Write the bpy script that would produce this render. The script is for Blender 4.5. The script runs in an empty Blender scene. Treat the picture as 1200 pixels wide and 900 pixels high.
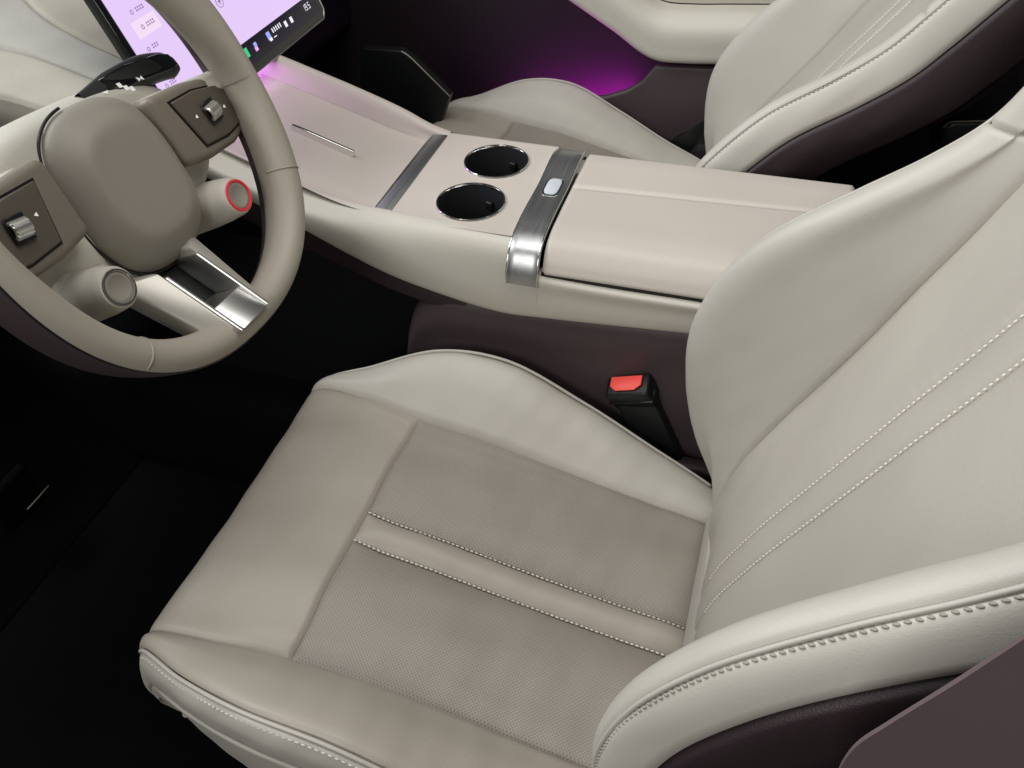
import bpy, math
import numpy as np
from mathutils import Vector, Matrix

S = bpy.context.scene
COL = S.collection
rad = math.radians

# ------------------------------------------------------------------ camera
CP = np.array([0.0605, 0.8037, 1.0856]); YAW, PIT, ROL = rad(18.99), rad(43.9), rad(-2.65); FPX = 961.1
_s, _c = math.sin(YAW), math.cos(YAW)
_h = np.array([_s, -_c, 0]); _r = np.array([-_c, -_s, 0]); _u = np.array([0, 0, 1.0])
CF = math.cos(PIT) * _h - math.sin(PIT) * _u
_up = math.sin(PIT) * _h + math.cos(PIT) * _u
CR = math.cos(ROL) * _r + math.sin(ROL) * _up
CU = -math.sin(ROL) * _r + math.cos(ROL) * _up
cam = bpy.data.cameras.new('camera'); camo = bpy.data.objects.new('camera', cam); COL.objects.link(camo)
cam.sensor_width = 36; cam.lens = FPX / 1200 * 36; cam.clip_start = 0.01; cam.clip_end = 60
camo.matrix_world = Matrix(((CR[0], CU[0], -CF[0], CP[0]), (CR[1], CU[1], -CF[1], CP[1]),
                            (CR[2], CU[2], -CF[2], CP[2]), (0, 0, 0, 1)))
S.camera = camo

# ------------------------------------------------------------------ light
w = bpy.data.worlds.new('World'); S.world = w; w.use_nodes = True
w.node_tree.nodes['Background'].inputs[0].default_value = (0.80, 0.84, 0.80, 1)
w.node_tree.nodes['Background'].inputs[1].default_value = 0.06


def area(name, loc, target, sx, sy, power, col):
    l = bpy.data.lights.new(name, 'AREA'); l.shape = 'RECTANGLE'; l.size = sx; l.size_y = sy
    l.energy = power; l.color = col
    o = bpy.data.objects.new(name, l); COL.objects.link(o); o.location = loc
    o.rotation_euler = (Vector(target) - Vector(loc)).to_track_quat('-Z', 'Y').to_euler()
    return o


area('roof_light', (0.20, 0.15, 1.95), (0.2, 0.1, 0), 1.3, 0.9, 12.5, (1.0, 0.975, 0.93))
area('windscreen_light', (1.9, 0.3, 1.9), (0.3, 0.2, 0.5), 1.4, 0.9, 31, (0.96, 1.0, 1.0))
area('door_light', (0.55, 1.95, 1.60), (0.15, 0.2, 0.5), 0.9, 0.6, 12.8, (1.0, 0.97, 0.93))

S.view_settings.view_transform = 'Standard'; S.view_settings.look = 'None'
S.view_settings.exposure = 0; S.view_settings.gamma = 1
S.render.engine = 'CYCLES'
S.render.resolution_x = 1024; S.render.resolution_y = 768


# ------------------------------------------------------------------ materials
def mat(name, col, rough=0.5, metal=0.0, grain=0.0, gscale=600, mottle=0.0, mscale=6, spec=0.5, perf=False,
        emit=None, estr=0.0, brushed=False, coat=0.0, sheen=0.0, weave=False):
    m = bpy.data.materials.new(name); m.use_nodes = True
    nt = m.node_tree; N = nt.nodes; L = nt.links; b = N['Principled BSDF']
    b.inputs['Base Color'].default_value = (*col, 1); b.inputs['Roughness'].default_value = rough
    b.inputs['Metallic'].default_value = metal; b.inputs['Specular IOR Level'].default_value = spec
    if coat: b.inputs['Coat Weight'].default_value = coat; b.inputs['Coat Roughness'].default_value = 0.08
    if sheen: b.inputs['Sheen Weight'].default_value = sheen; b.inputs['Sheen Roughness'].default_value = 0.5
    if emit: b.inputs['Emission Color'].default_value = (*emit, 1); b.inputs['Emission Strength'].default_value = estr
    tc = N.new('ShaderNodeTexCoord'); colsock = None; hs = None
    if mottle:
        nz = N.new('ShaderNodeTexNoise'); nz.inputs['Scale'].default_value = mscale; nz.inputs['Detail'].default_value = 4
        L.new(tc.outputs['Object'], nz.inputs['Vector'])
        r = N.new('ShaderNodeMapRange'); r.inputs[1].default_value = .3; r.inputs[2].default_value = .7
        r.inputs[3].default_value = 1 - mottle; r.inputs[4].default_value = 1 + mottle
        L.new(nz.outputs['Fac'], r.inputs[0])
        mx = N.new('ShaderNodeVectorMath'); mx.operation = 'SCALE'; mx.inputs[0].default_value = col
        L.new(r.outputs[0], mx.inputs['Scale']); colsock = mx.outputs[0]
        r2 = N.new('ShaderNodeMapRange'); r2.inputs[1].default_value = .3; r2.inputs[2].default_value = .7
        r2.inputs[3].default_value = rough - .06; r2.inputs[4].default_value = rough + .06
        L.new(nz.outputs['Fac'], r2.inputs[0]); L.new(r2.outputs[0], b.inputs['Roughness'])
    if grain:
        if weave:
            v = N.new('ShaderNodeTexNoise'); v.inputs['Scale'].default_value = gscale; v.inputs['Detail'].default_value = 6
            L.new(tc.outputs['Object'], v.inputs['Vector']); hs = v.outputs['Fac']
        else:
            v = N.new('ShaderNodeTexVoronoi'); v.inputs['Scale'].default_value = gscale; v.feature = 'F1'
            L.new(tc.outputs['Object'], v.inputs['Vector'])
            v2 = N.new('ShaderNodeTexNoise'); v2.inputs['Scale'].default_value = gscale * .3
            L.new(tc.outputs['Object'], v2.inputs['Vector'])
            ad = N.new('ShaderNodeMath'); ad.operation = 'ADD'
            L.new(v.outputs['Distance'], ad.inputs[0]); L.new(v2.outputs['Fac'], ad.inputs[1]); hs = ad.outputs[0]
        bp = N.new('ShaderNodeBump'); bp.inputs['Strength'].default_value = grain; bp.inputs['Distance'].default_value = 0.0006
        L.new(hs, bp.inputs['Height']); L.new(bp.outputs[0], b.inputs['Normal'])
    if perf:   # rows of tiny vent holes, diagonal grid in metres of leather
        mp = N.new('ShaderNodeMapping'); mp.inputs['Rotation'].default_value = (0, 0, rad(45))
        mp.inputs['Scale'].default_value = (1 / .0025,) * 3
        L.new(tc.outputs['UV'], mp.inputs['Vector'])
        fr = N.new('ShaderNodeVectorMath'); fr.operation = 'FRACTION'; L.new(mp.outputs[0], fr.inputs[0])
        sb = N.new('ShaderNodeVectorMath'); sb.operation = 'SUBTRACT'; sb.inputs[1].default_value = (.5, .5, 0)
        L.new(fr.outputs[0], sb.inputs[0])
        ml = N.new('ShaderNodeVectorMath'); ml.operation = 'MULTIPLY'; ml.inputs[1].default_value = (1, 1, 0)
        L.new(sb.outputs[0], ml.inputs[0])
        le = N.new('ShaderNodeVectorMath'); le.operation = 'LENGTH'; L.new(ml.outputs[0], le.inputs[0])
        mr = N.new('ShaderNodeMapRange'); mr.interpolation_type = 'SMOOTHSTEP'
        mr.inputs[1].default_value = .16; mr.inputs[2].default_value = .36
        mr.inputs[3].default_value = .66; mr.inputs[4].default_value = 1.0
        L.new(le.outputs['Value'], mr.inputs[0])
        mm = N.new('ShaderNodeVectorMath'); mm.operation = 'SCALE'
        if colsock: L.new(colsock, mm.inputs[0])
        else: mm.inputs[0].default_value = col
        L.new(mr.outputs[0], mm.inputs['Scale']); colsock = mm.outputs[0]
        bp2 = N.new('ShaderNodeBump'); bp2.inputs['Strength'].default_value = .6; bp2.inputs['Distance'].default_value = .0005
        L.new(mr.outputs[0], bp2.inputs['Height'])
        if hs: L.new(bp.outputs[0], bp2.inputs['Normal'])
        L.new(bp2.outputs[0], b.inputs['Normal'])
    if brushed:
        mp = N.new('ShaderNodeMapping'); mp.inputs['Scale'].default_value = (900, 14, 14)
        L.new(tc.outputs['Object'], mp.inputs['Vector'])
        nz = N.new('ShaderNodeTexNoise'); nz.inputs['Scale'].default_value = 1; nz.inputs['Detail'].default_value = 3
        L.new(mp.outputs[0], nz.inputs['Vector'])
        r = N.new('ShaderNodeMapRange'); r.inputs[3].default_value = rough - .08; r.inputs[4].default_value = rough + .12
        L.new(nz.outputs['Fac'], r.inputs[0]); L.new(r.outputs[0], b.inputs['Roughness'])
    if colsock: L.new(colsock, b.inputs['Base Color'])
    return m


M = dict(
    leather=mat('leather_pale', (.515, .492, .445), .46, grain=.14, gscale=1300, mottle=.035, mscale=9),
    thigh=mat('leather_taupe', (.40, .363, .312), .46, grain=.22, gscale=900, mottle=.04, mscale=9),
    perf=mat('leather_perforated', (.325, .296, .258), .5, grain=.15, gscale=900, mottle=.05, mscale=8, perf=True),
    backi=mat('leather_back', (.465, .438, .385), .48, grain=.2, gscale=900, mottle=.04, mscale=8),
    deck=mat('console_leather', (.56, .510, .460), .46, grain=.2, gscale=900, mottle=.025, mscale=9),
    cside=mat('console_side_leather', (.60, .575, .51), .46, grain=.2, gscale=900, mottle=.025, mscale=9),
    thread=mat('thread', (.72, .70, .64), .6),
    thread2=mat('thread_taupe', (.36, .335, .29), .6),
    plum=mat('plum_leather', (.030, .0175, .021), .5, grain=.25, gscale=800, mottle=.06, mscale=6),
    plumhard=mat('plum_plastic', (.062, .043, .048), .48, grain=.12, gscale=1500, mottle=.04),
    black=mat('black_plastic', (.006, .007, .008), .42, grain=.1, gscale=1500),
    carpet=mat('black_carpet', (.003, .0033, .004), .95, grain=.9, gscale=1200, mottle=.25, mscale=40, weave=True, spec=.1),
    gloss=mat('gloss_black', (.006, .006, .008), .12, coat=.5),
    recess=mat('door_recess_plastic', (.016, .011, .015), .6, grain=.12, gscale=1500),
    spokepaint=mat('spoke_satin_paint', (.56, .54, .49), .36, .35),
    cover=mat('hinge_cover_plastic', (.15, .107, .115), .5, grain=.12, gscale=1500, mottle=.04),
    stalk=mat('stalk_grey', (.035, .04, .038), .45),
    cup=mat('cup_rubber', (.004, .0045, .006), .75, spec=.2),
    chrome=mat('chrome', (.82, .82, .81), .12, 1.0),
    satin=mat('satin_metal', (.72, .72, .70), .34, 1.0),
    brushed=mat('brushed_metal', (.52, .535, .54), .36, 1.0, brushed=True),
    wheel=mat('wheel_leather', (.39, .355, .30), .5, grain=.16, gscale=1100, mottle=.03),
    hub=mat('hub_soft_plastic', (.315, .288, .247), .52, grain=.12, gscale=1400, mottle=.02),
    shell=mat('hub_shell_plastic', (.62, .595, .525), .5, grain=.1, gscale=1400),
    pod=mat('taupe_plastic', (.115, .098, .078), .4, grain=.08, gscale=1500),
    podframe=mat('taupe_soft', (.22, .19, .155), .48, grain=.1, gscale=1400),
    dash=mat('dash_leather', (.62, .60, .53), .5, grain=.2, gscale=900, mottle=.03),
    dashfab=mat('dash_suede', (.62, .62, .585), .85, grain=.5, gscale=700, weave=True, sheen=.3, mottle=.05, mscale=20),
    red=mat('buckle_red', (.80, .085, .07), .4, emit=(1, .10, .08), estr=.22),  # slight emission lightens the red; the button is no lamp
    redring=mat('red_ring', (.62, .03, .05), .35, emit=(1, .05, .08), estr=.12),
    white=mat('icon_white', (.8, .8, .8), .5, emit=(.9, .9, .88), estr=.35),
    glassbtn=mat('button_face', (.62, .66, .72), .25),
    magenta=mat('ambient_light_strip', (.6, .05, .6), .4, emit=(.72, .015, .70), estr=60.0),
    violet=mat('violet_light_strip', (.3, .1, .4), .4, emit=(.62, .22, .80), estr=24.0),
    scr=mat('screen_glow', (.02, .02, .02), .2, emit=(.78, .60, .95), estr=1.0),
    scr_hi=mat('screen_card', (.02, .02, .02), .2, emit=(.90, .72, .93), estr=1.0),
    scr_blk=mat('screen_bar', (.008, .008, .012), .15, emit=(.02, .015, .035), estr=.4),
    scr_txt=mat('screen_text', (.02, .02, .02), .3, emit=(.22, .14, .34), estr=1.0),
    scr_wht=mat('screen_white', (.02, .02, .02), .3, emit=(.9, .9, .95), estr=1.0),
    scr_grn=mat('screen_green', (.02, .02, .02), .3, emit=(.04, .62, .25), estr=1.0),
    scr_blu=mat('screen_blue', (.02, .02, .02), .3, emit=(.35, .42, .95), estr=1.0),
    scr_pnk=mat('screen_pink', (.02, .02, .02), .3, emit=(.85, .45, .85), estr=1.0),
)


# ------------------------------------------------------------------ helpers
def A(*p): return np.array(p, float)


def base_of(par):
    b = np.zeros(3)
    while par is not None:
        b += np.array(par.location); par = par.parent
    return b


def obj(name, v, f, m, par=None, smooth=True, uv=None, kind=None):
    v = np.asarray(v, float)
    base = base_of(par)
    if par is None:
        base = A((v[:, 0].min() + v[:, 0].max()) / 2, (v[:, 1].min() + v[:, 1].max()) / 2, v[:, 2].min())
    me = bpy.data.meshes.new(name); me.from_pydata((v - base).tolist(), [], [list(map(int, q)) for q in f]); me.update()
    if smooth:
        me.polygons.foreach_set('use_smooth', [True] * len(me.polygons))
    if uv is not None:
        ul = me.uv_layers.new(name='UVMap'); li = np.zeros(len(me.loops), int); me.loops.foreach_get('vertex_index', li)
        ul.data.foreach_set('uv', np.asarray(uv, float)[li].ravel())
    me.materials.append(M[m])
    o = bpy.data.objects.new(name, me); COL.objects.link(o)
    if par is None: o.location = base
    else: o.parent = par
    if kind: o['kind'] = kind
    return o


def empty(name, loc, label=None, cat=None, group=None):
    o = bpy.data.objects.new(name, None); COL.objects.link(o); o.location = loc; o.empty_display_size = .05
    if label: o['label'] = label
    if cat: o['category'] = cat
    if group: o['group'] = group
    return o


def tag(o, label, cat): o['label'] = label; o['category'] = cat; return o


def ray(px, py):
    return (px - 600) / FPX * CR + (450 - py) / FPX * CU + CF


def U(px, py, ax, val):
    """pixel of the photograph + one known world coordinate -> point"""
    d = ray(px, py); return CP + (val - CP[ax]) / d[ax] * d


def UP(px, py, p0, n):
    d = ray(px, py); p0 = np.asarray(p0, float); n = np.asarray(n, float); return CP + ((p0 - CP) @ n) / (d @ n) * d


def hermite(t, P, ts):
    """non-uniform Catmull-Rom through P at knots t, along axis 0"""
    P = np.asarray(P, float); t = np.asarray(t, float); n = len(t)
    m = np.zeros_like(P)
    for i in range(n):
        if i == 0: m[i] = (P[1] - P[0]) / (t[1] - t[0])
        elif i == n - 1: m[i] = (P[-1] - P[-2]) / (t[-1] - t[-2])
        else:
            a = (P[i] - P[i - 1]) / (t[i] - t[i - 1]); b = (P[i + 1] - P[i]) / (t[i + 1] - t[i])
            ha, hb = t[i] - t[i - 1], t[i + 1] - t[i]; m[i] = (a * hb + b * ha) / (ha + hb)
    k = np.clip(np.searchsorted(t, ts, 'right') - 1, 0, n - 2)
    h = t[k + 1] - t[k]; s = (ts - t[k]) / h
    sh = (-1,) + (1,) * (P.ndim - 1)
    s = s.reshape(sh); h = h.reshape(sh)
    return ((2 * s ** 3 - 3 * s ** 2 + 1) * P[k] + (s ** 3 - 2 * s ** 2 + s) * h * m[k]
            + (-2 * s ** 3 + 3 * s ** 2) * P[k + 1] + (s ** 3 - s ** 2) * h * m[k + 1])


def curve(P, n):
    P = np.asarray(P, float); d = np.r_[0, np.cumsum(np.maximum(np.linalg.norm(np.diff(P, axis=0), axis=1), 1e-5))]
    return hermite(d, P, np.linspace(0, d[-1], n))


class Net:
    """smooth surface through a control net; sub-rectangles of it become leather panels"""
    def __init__(s, ctrl, ku=14, kv=14):
        C = np.asarray(ctrl, float); nu, nv = C.shape[:2]
        du = np.linalg.norm(np.diff(C, axis=0), axis=2).mean(1) + 1e-4
        dv = np.linalg.norm(np.diff(C, axis=1), axis=2).mean(0) + 1e-4
        tu = np.r_[0, np.cumsum(du)]; tv = np.r_[0, np.cumsum(dv)]
        step = .0035
        s.iu = [0]; us = [np.array([0.])]
        for i in range(nu - 1):
            k = max(4, min(60, int(du[i] / step))); us.append(np.linspace(tu[i], tu[i + 1], k + 1)[1:]); s.iu.append(s.iu[-1] + k)
        s.iv = [0]; vs = [np.array([0.])]
        for i in range(nv - 1):
            k = max(4, min(60, int(dv[i] / step))); vs.append(np.linspace(tv[i], tv[i + 1], k + 1)[1:]); s.iv.append(s.iv[-1] + k)
        G = hermite(tu, C, np.concatenate(us))
        G = np.swapaxes(hermite(tv, np.swapaxes(G, 0, 1), np.concatenate(vs)), 0, 1)
        s.G = G
        a = np.gradient(G, axis=0); b = np.gradient(G, axis=1); n = np.cross(a, b)
        s.N = n / (np.linalg.norm(n, axis=2, keepdims=True) + 1e-12)

    def line(s, u=None, v=None, r=None):
        if u is not None:
            q = s.G[s.iu[u]]; return q if r is None else q[s.iv[r[0]]:s.iv[r[1]] + 1]
        q = s.G[:, s.iv[v]]; return q if r is None else q[s.iu[r[0]]:s.iu[r[1]] + 1]

    def nline(s, u=None, v=None, r=None):
        if u is not None:
            q = s.N[s.iu[u]]; return q if r is None else q[s.iv[r[0]]:s.iv[r[1]] + 1]
        q = s.N[:, s.iv[v]]; return q if r is None else q[s.iu[r[0]]:s.iu[r[1]] + 1]

    def panel(s, u0, u1, v0, v1, out, seams='nsew', depth=.0022, rr=.006, puff=0.0, wob=.0003, pk='', val=0.0, vr=.02, crease=.0016, pka=.00055):
        g = s.G[s.iu[u0]:s.iu[u1] + 1, s.iv[v0]:s.iv[v1] + 1].copy()
        n = s.N[s.iu[u0]:s.iu[u1] + 1, s.iv[v0]:s.iv[v1] + 1].copy()
        if (n.reshape(-1, 3) @ np.asarray(out, float)).mean() < 0: n = -n
        lu = np.r_[np.zeros((1, g.shape[1])), np.cumsum(np.linalg.norm(np.diff(g, axis=0), axis=2), axis=0)]
        lv = np.c_[np.zeros((g.shape[0], 1)), np.cumsum(np.linalg.norm(np.diff(g, axis=1), axis=2), axis=1)]
        d = np.full(g.shape[:2], 9.)
        if 'n' in seams: d = np.minimum(d, lu)
        if 's' in seams: d = np.minimum(d, lu[-1:] - lu)
        if 'w' in seams: d = np.minimum(d, lv)
        if 'e' in seams: d = np.minimum(d, lv[:, -1:] - lv)
        q = np.clip(d / rr, 0, 1)
        dis = -depth * (1 - np.sqrt(np.clip(1 - (1 - q) ** 2, 0, 1)))
        if puff:
            fu = lu / (lu[-1:] + 1e-9); fv = lv / (lv[:, -1:] + 1e-9)
            dis = dis + puff * (16 * fu * (1 - fu) * fv * (1 - fv)) ** .5
        if wob:
            P3 = g; dis = dis + wob * (np.sin(P3[..., 0] * 71 + P3[..., 1] * 43 + 1.3) + np.sin(P3[..., 0] * -39 + P3[..., 1] * 97 + P3[..., 2] * 60) + .7 * np.sin(P3[..., 0] * 151 + P3[..., 2] * 120 - P3[..., 1] * 33))
        if pk:     # small puckers where the thread pulls the leather
            ds = lv if pk == 'w' else lv[:, -1:] - lv
            dis = dis + pka * np.sin(lu * 2 * math.pi / .0105 + 2.5 * np.sin(lu * 37)) * np.exp(-ds / .010) * np.clip(ds / .002, 0, 1)
        dis = dis - np.where(d < 1e-6, crease, 0)
        for sd_, dd in (('w', lv), ('e', lv[:, -1:] - lv)):
            if val and sd_ in (pk or 'we'): dis = dis - val * (1 - np.clip(dd / vr, 0, 1)) ** 2 * np.clip(lu / .03, 0, 1)
        g = g + n * dis[..., None]
        uv = np.stack([lu, lv], -1).reshape(-1, 2)
        return g, uv


def gridobj(name, g, m, par, uv=None, **kw):
    a, b = g.shape[:2]; idx = np.arange(a * b).reshape(a, b)
    f = np.stack([idx[:-1, :-1], idx[1:, :-1], idx[1:, 1:], idx[:-1, 1:]], -1).reshape(-1, 4)
    return obj(name, g.reshape(-1, 3), f, m, par, uv=uv, **kw)


def frames(P):
    t = np.gradient(P, axis=0); t /= np.linalg.norm(t, axis=1, keepdims=True) + 1e-12
    n = np.zeros_like(P); ref = A(0, 0, 1) if abs(t[0][2]) < .9 else A(1, 0, 0)
    n[0] = np.cross(t[0], ref); n[0] /= np.linalg.norm(n[0])
    for i in range(1, len(P)):
        q = n[i - 1] - t[i] * (n[i - 1] @ t[i]); n[i] = q / (np.linalg.norm(q) + 1e-12)
    return t, n, np.cross(t, n)


def tubemesh(P, r, k=8, cap=True):
    P = np.asarray(P, float); t, n, b = frames(P); r = np.broadcast_to(r, (len(P),))
    an = np.linspace(0, 2 * math.pi, k, endpoint=False)
    V = (P[:, None] + r[:, None, None] * (np.cos(an)[None, :, None] * n[:, None] + np.sin(an)[None, :, None] * b[:, None])).reshape(-1, 3)
    F = []
    for i in range(len(P) - 1):
        for j in range(k):
            F.append((i * k + j, i * k + (j + 1) % k, (i + 1) * k + (j + 1) % k, (i + 1) * k + j))
    if cap: F.append(tuple(range(k - 1, -1, -1))); F.append(tuple((len(P) - 1) * k + j for j in range(k)))
    return V, F


def tube(name, P, r, m, par, k=8, **kw):
    v, f = tubemesh(P, r, k); return obj(name, v, f, m, par, **kw)


_SPH = []
for i in range(1, 4):
    for j in range(6):
        th = math.pi * i / 4; a = 2 * math.pi * j / 6
        _SPH.append((math.cos(th), math.sin(th) * math.cos(a), math.sin(th) * math.sin(a)))
_SPH = np.array(_SPH + [(1, 0, 0), (-1, 0, 0)])
_SF = [(18, j, (j + 1) % 6) for j in range(6)] + [(19, 12 + (j + 1) % 6, 12 + j) for j in range(6)]
_SF += [(r * 6 + j, (r + 1) * 6 + j, (r + 1) * 6 + (j + 1) % 6, r * 6 + (j + 1) % 6) for r in range(2) for j in range(6)]


def stitches(name, P, nrm, m, par, pitch=.0045, length=.0034, rr=.0008, lift=.0002, tilt=0.0, seed=1):
    """a row of single thread stitches along a seam"""
    P = np.asarray(P, float); d = np.r_[0, np.cumsum(np.linalg.norm(np.diff(P, axis=0), axis=1))]
    ss = np.arange(pitch / 2, d[-1], pitch); V = []; F = []; rng = np.random.default_rng(seed)
    at = lambda s, Q: np.array([np.interp(s, d, Q[:, k]) for k in range(3)]).T
    c = at(ss, P); t = at(ss + 1e-3, P) - at(ss - 1e-3, P); t /= np.linalg.norm(t, axis=1, keepdims=True) + 1e-9
    nn = at(ss, np.asarray(nrm)); nn -= t * (t * nn).sum(1)[:, None]; nn /= np.linalg.norm(nn, axis=1, keepdims=True) + 1e-9
    b = np.cross(t, nn)
    for i in range(len(ss)):
        a = tilt + rng.normal(0, .06)
        tt = t[i] * math.cos(a) + b[i] * math.sin(a); bb = np.cross(tt, nn[i])
        q = c[i] + nn[i] * lift + _SPH[:, :1] * tt * length / 2 + _SPH[:, 1:2] * bb * rr + _SPH[:, 2:] * nn[i] * rr
        o = 20 * i; V.append(q); F += [tuple(o + k for k in f) for f in _SF]
    return obj(name, np.concatenate(V), F, m, par, kind='stuff')


def box(name, c, half, m, par, bev=.004, seg=3, R=None, **kw):
    """rounded box: centre, half sizes, optional 3 axis rows"""
    import bmesh
    bm = bmesh.new(); bmesh.ops.create_cube(bm, size=2)
    for v in bm.verts: v.co = Vector((v.co[0] * half[0], v.co[1] * half[1], v.co[2] * half[2]))
    if bev > 0: bmesh.ops.bevel(bm, geom=bm.edges[:], offset=bev, segments=seg, affect='EDGES', profile=.5)
    bm.verts.index_update()
    V = np.array([v.co[:] for v in bm.verts]); F = [[v.index for v in f.verts] for f in bm.faces]; bm.free()
    if R is not None: V = V @ np.asarray(R, float)
    return obj(name, V + np.asarray(c, float), F, m, par, smooth=bev > 0 and kw.pop('smooth', True), **kw)


def prism(name, poly, axis, depth, m, par, bev=.003, seg=3, smooth=True, **kw):
    """3D polygon extruded by vector axis*depth with bevelled edges"""
    import bmesh
    poly = np.asarray(poly, float); ax = np.asarray(axis, float); ax = ax / np.linalg.norm(ax)
    bm = bmesh.new(); lo = [bm.verts.new(p) for p in poly]; hi = [bm.verts.new(p + ax * depth) for p in poly]
    n = len(poly); bm.faces.new(lo[::-1]); bm.faces.new(hi)
    for i in range(n): bm.faces.new((lo[i], lo[(i + 1) % n], hi[(i + 1) % n], hi[i]))
    bmesh.ops.recalc_face_normals(bm, faces=bm.faces[:])
    if bev > 0:
        es = [e for e in bm.edges if e.calc_face_angle(0) > .5]
        bmesh.ops.bevel(bm, geom=es, offset=bev, segments=seg, affect='EDGES', profile=.5, clamp_overlap=True)
    bm.verts.index_update()
    V = np.array([v.co[:] for v in bm.verts]); F = [[v.index for v in f.verts] for f in bm.faces]; bm.free()
    o = obj(name, V, F, m, par, smooth=False, **kw)
    if smooth:
        for p in o.data.polygons: p.use_smooth = True
        try: o.data.set_sharp_from_angle(angle=rad(40))
        except Exception: pass
    return o


def lathe(name, c, ax, prof, m, par, k=48, ref=None, **kw):
    """profile of (radius, height along ax)"""
    ax = np.asarray(ax, float); ax = ax / np.linalg.norm(ax); ref = A(0, 1, 0) if ref is None else ref
    e1 = np.cross(ax, ref); e1 /= np.linalg.norm(e1); e2 = np.cross(ax, e1)
    an = np.linspace(0, 2 * math.pi, k, endpoint=False); V = []; F = []
    for r, h in prof: V.append(np.asarray(c) + ax * h + r * (np.cos(an)[:, None] * e1 + np.sin(an)[:, None] * e2))
    for i in range(len(prof) - 1):
        for j in range(k): F.append((i * k + j, i * k + (j + 1) % k, (i + 1) * k + (j + 1) % k, (i + 1) * k + j))
    o = obj(name, np.concatenate(V), F, m, par, **kw)
    try: o.data.set_sharp_from_angle(angle=rad(50))
    except Exception: pass
    return o


def disc(name, c, ax, r, m, par, k=40, **kw):
    return lathe(name, c, ax, [(1e-5, 0), (r, 0)], m, par, k, **kw)


# ------------------------------------------------------------------ setting
def sheet(name, x0, x1, y0, y1, z, m):
    o = obj(name, [(x0, y0, z), (x1, y0, z), (x1, y1, z), (x0, y1, z)], [(0, 1, 2, 3)], m, smooth=False); o['kind'] = 'structure'; return o


fl = sheet('floor', -1.4, 1.35, -.86, .86, 0.0, 'carpet')
tb = prism('toe_board', [(1.0, -.86, .0), (1.32, -.86, .30), (1.32, -.86, .72), (1.37, -.86, .72), (1.37, -.86, 0)], (0, 1, 0), 1.72, 'carpet', None, bev=.01)
tb['kind'] = 'structure'


# ------------------------------------------------------------------ seats
YC = .37
CU_ROWS = [  # x, z centre | seam w,x,z | welt w,x,z
    (.500, .275, .160, .506, .275, .182, .505, .275),
    (.532, .335, .166, .537, .335, .188, .534, .333),
    (.518, .398, .167, .524, .398, .184, .521, .394),
    (.455, .411, .163, .455, .412, .206, .455, .420),
    (.382, .400, .153, .380, .403, .225, .378, .446),
    (.300, .385, .150, .300, .393, .230, .300, .447),
    (.200, .362, .150, .200, .370, .228, .202, .404),
    (.110, .344, .150, .110, .348, .216, .112, .362),
    (.040, .331, .150, .040, .332, .197, .042, .340),
    (-.03, .300, .150, -.03, .300, .180, -.03, .305)]
BK_ROWS = [  # centre x,z | seam x,z | ridge x,z,w
    (.020, .275, .020, .275, .020, .275, .190),
    (.033, .345, .033, .350, .038, .335, .205),
    (.033, .420, .022, .430, .071, .413, .212),
    (.006, .505, -.006, .505, .090, .499, .213),
    (-.026, .580, -.040, .580, .090, .566, .212),
    (-.050, .635, -.063, .635, .070, .630, .209),
    (-.067, .675, -.078, .675, .040, .676, .204),
    (-.088, .722, -.097, .722, -.019, .733, .195),
    (-.107, .766, -.114, .766, -.062, .771, .191),
    (-.126, .811, -.131, .811, -.092, .804, .189),
    (-.150, .866, -.152, .866, -.114, .850, .188),
    (-.195, .965, -.197, .965, -.165, .955, .172)]
STW = .018


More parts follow.
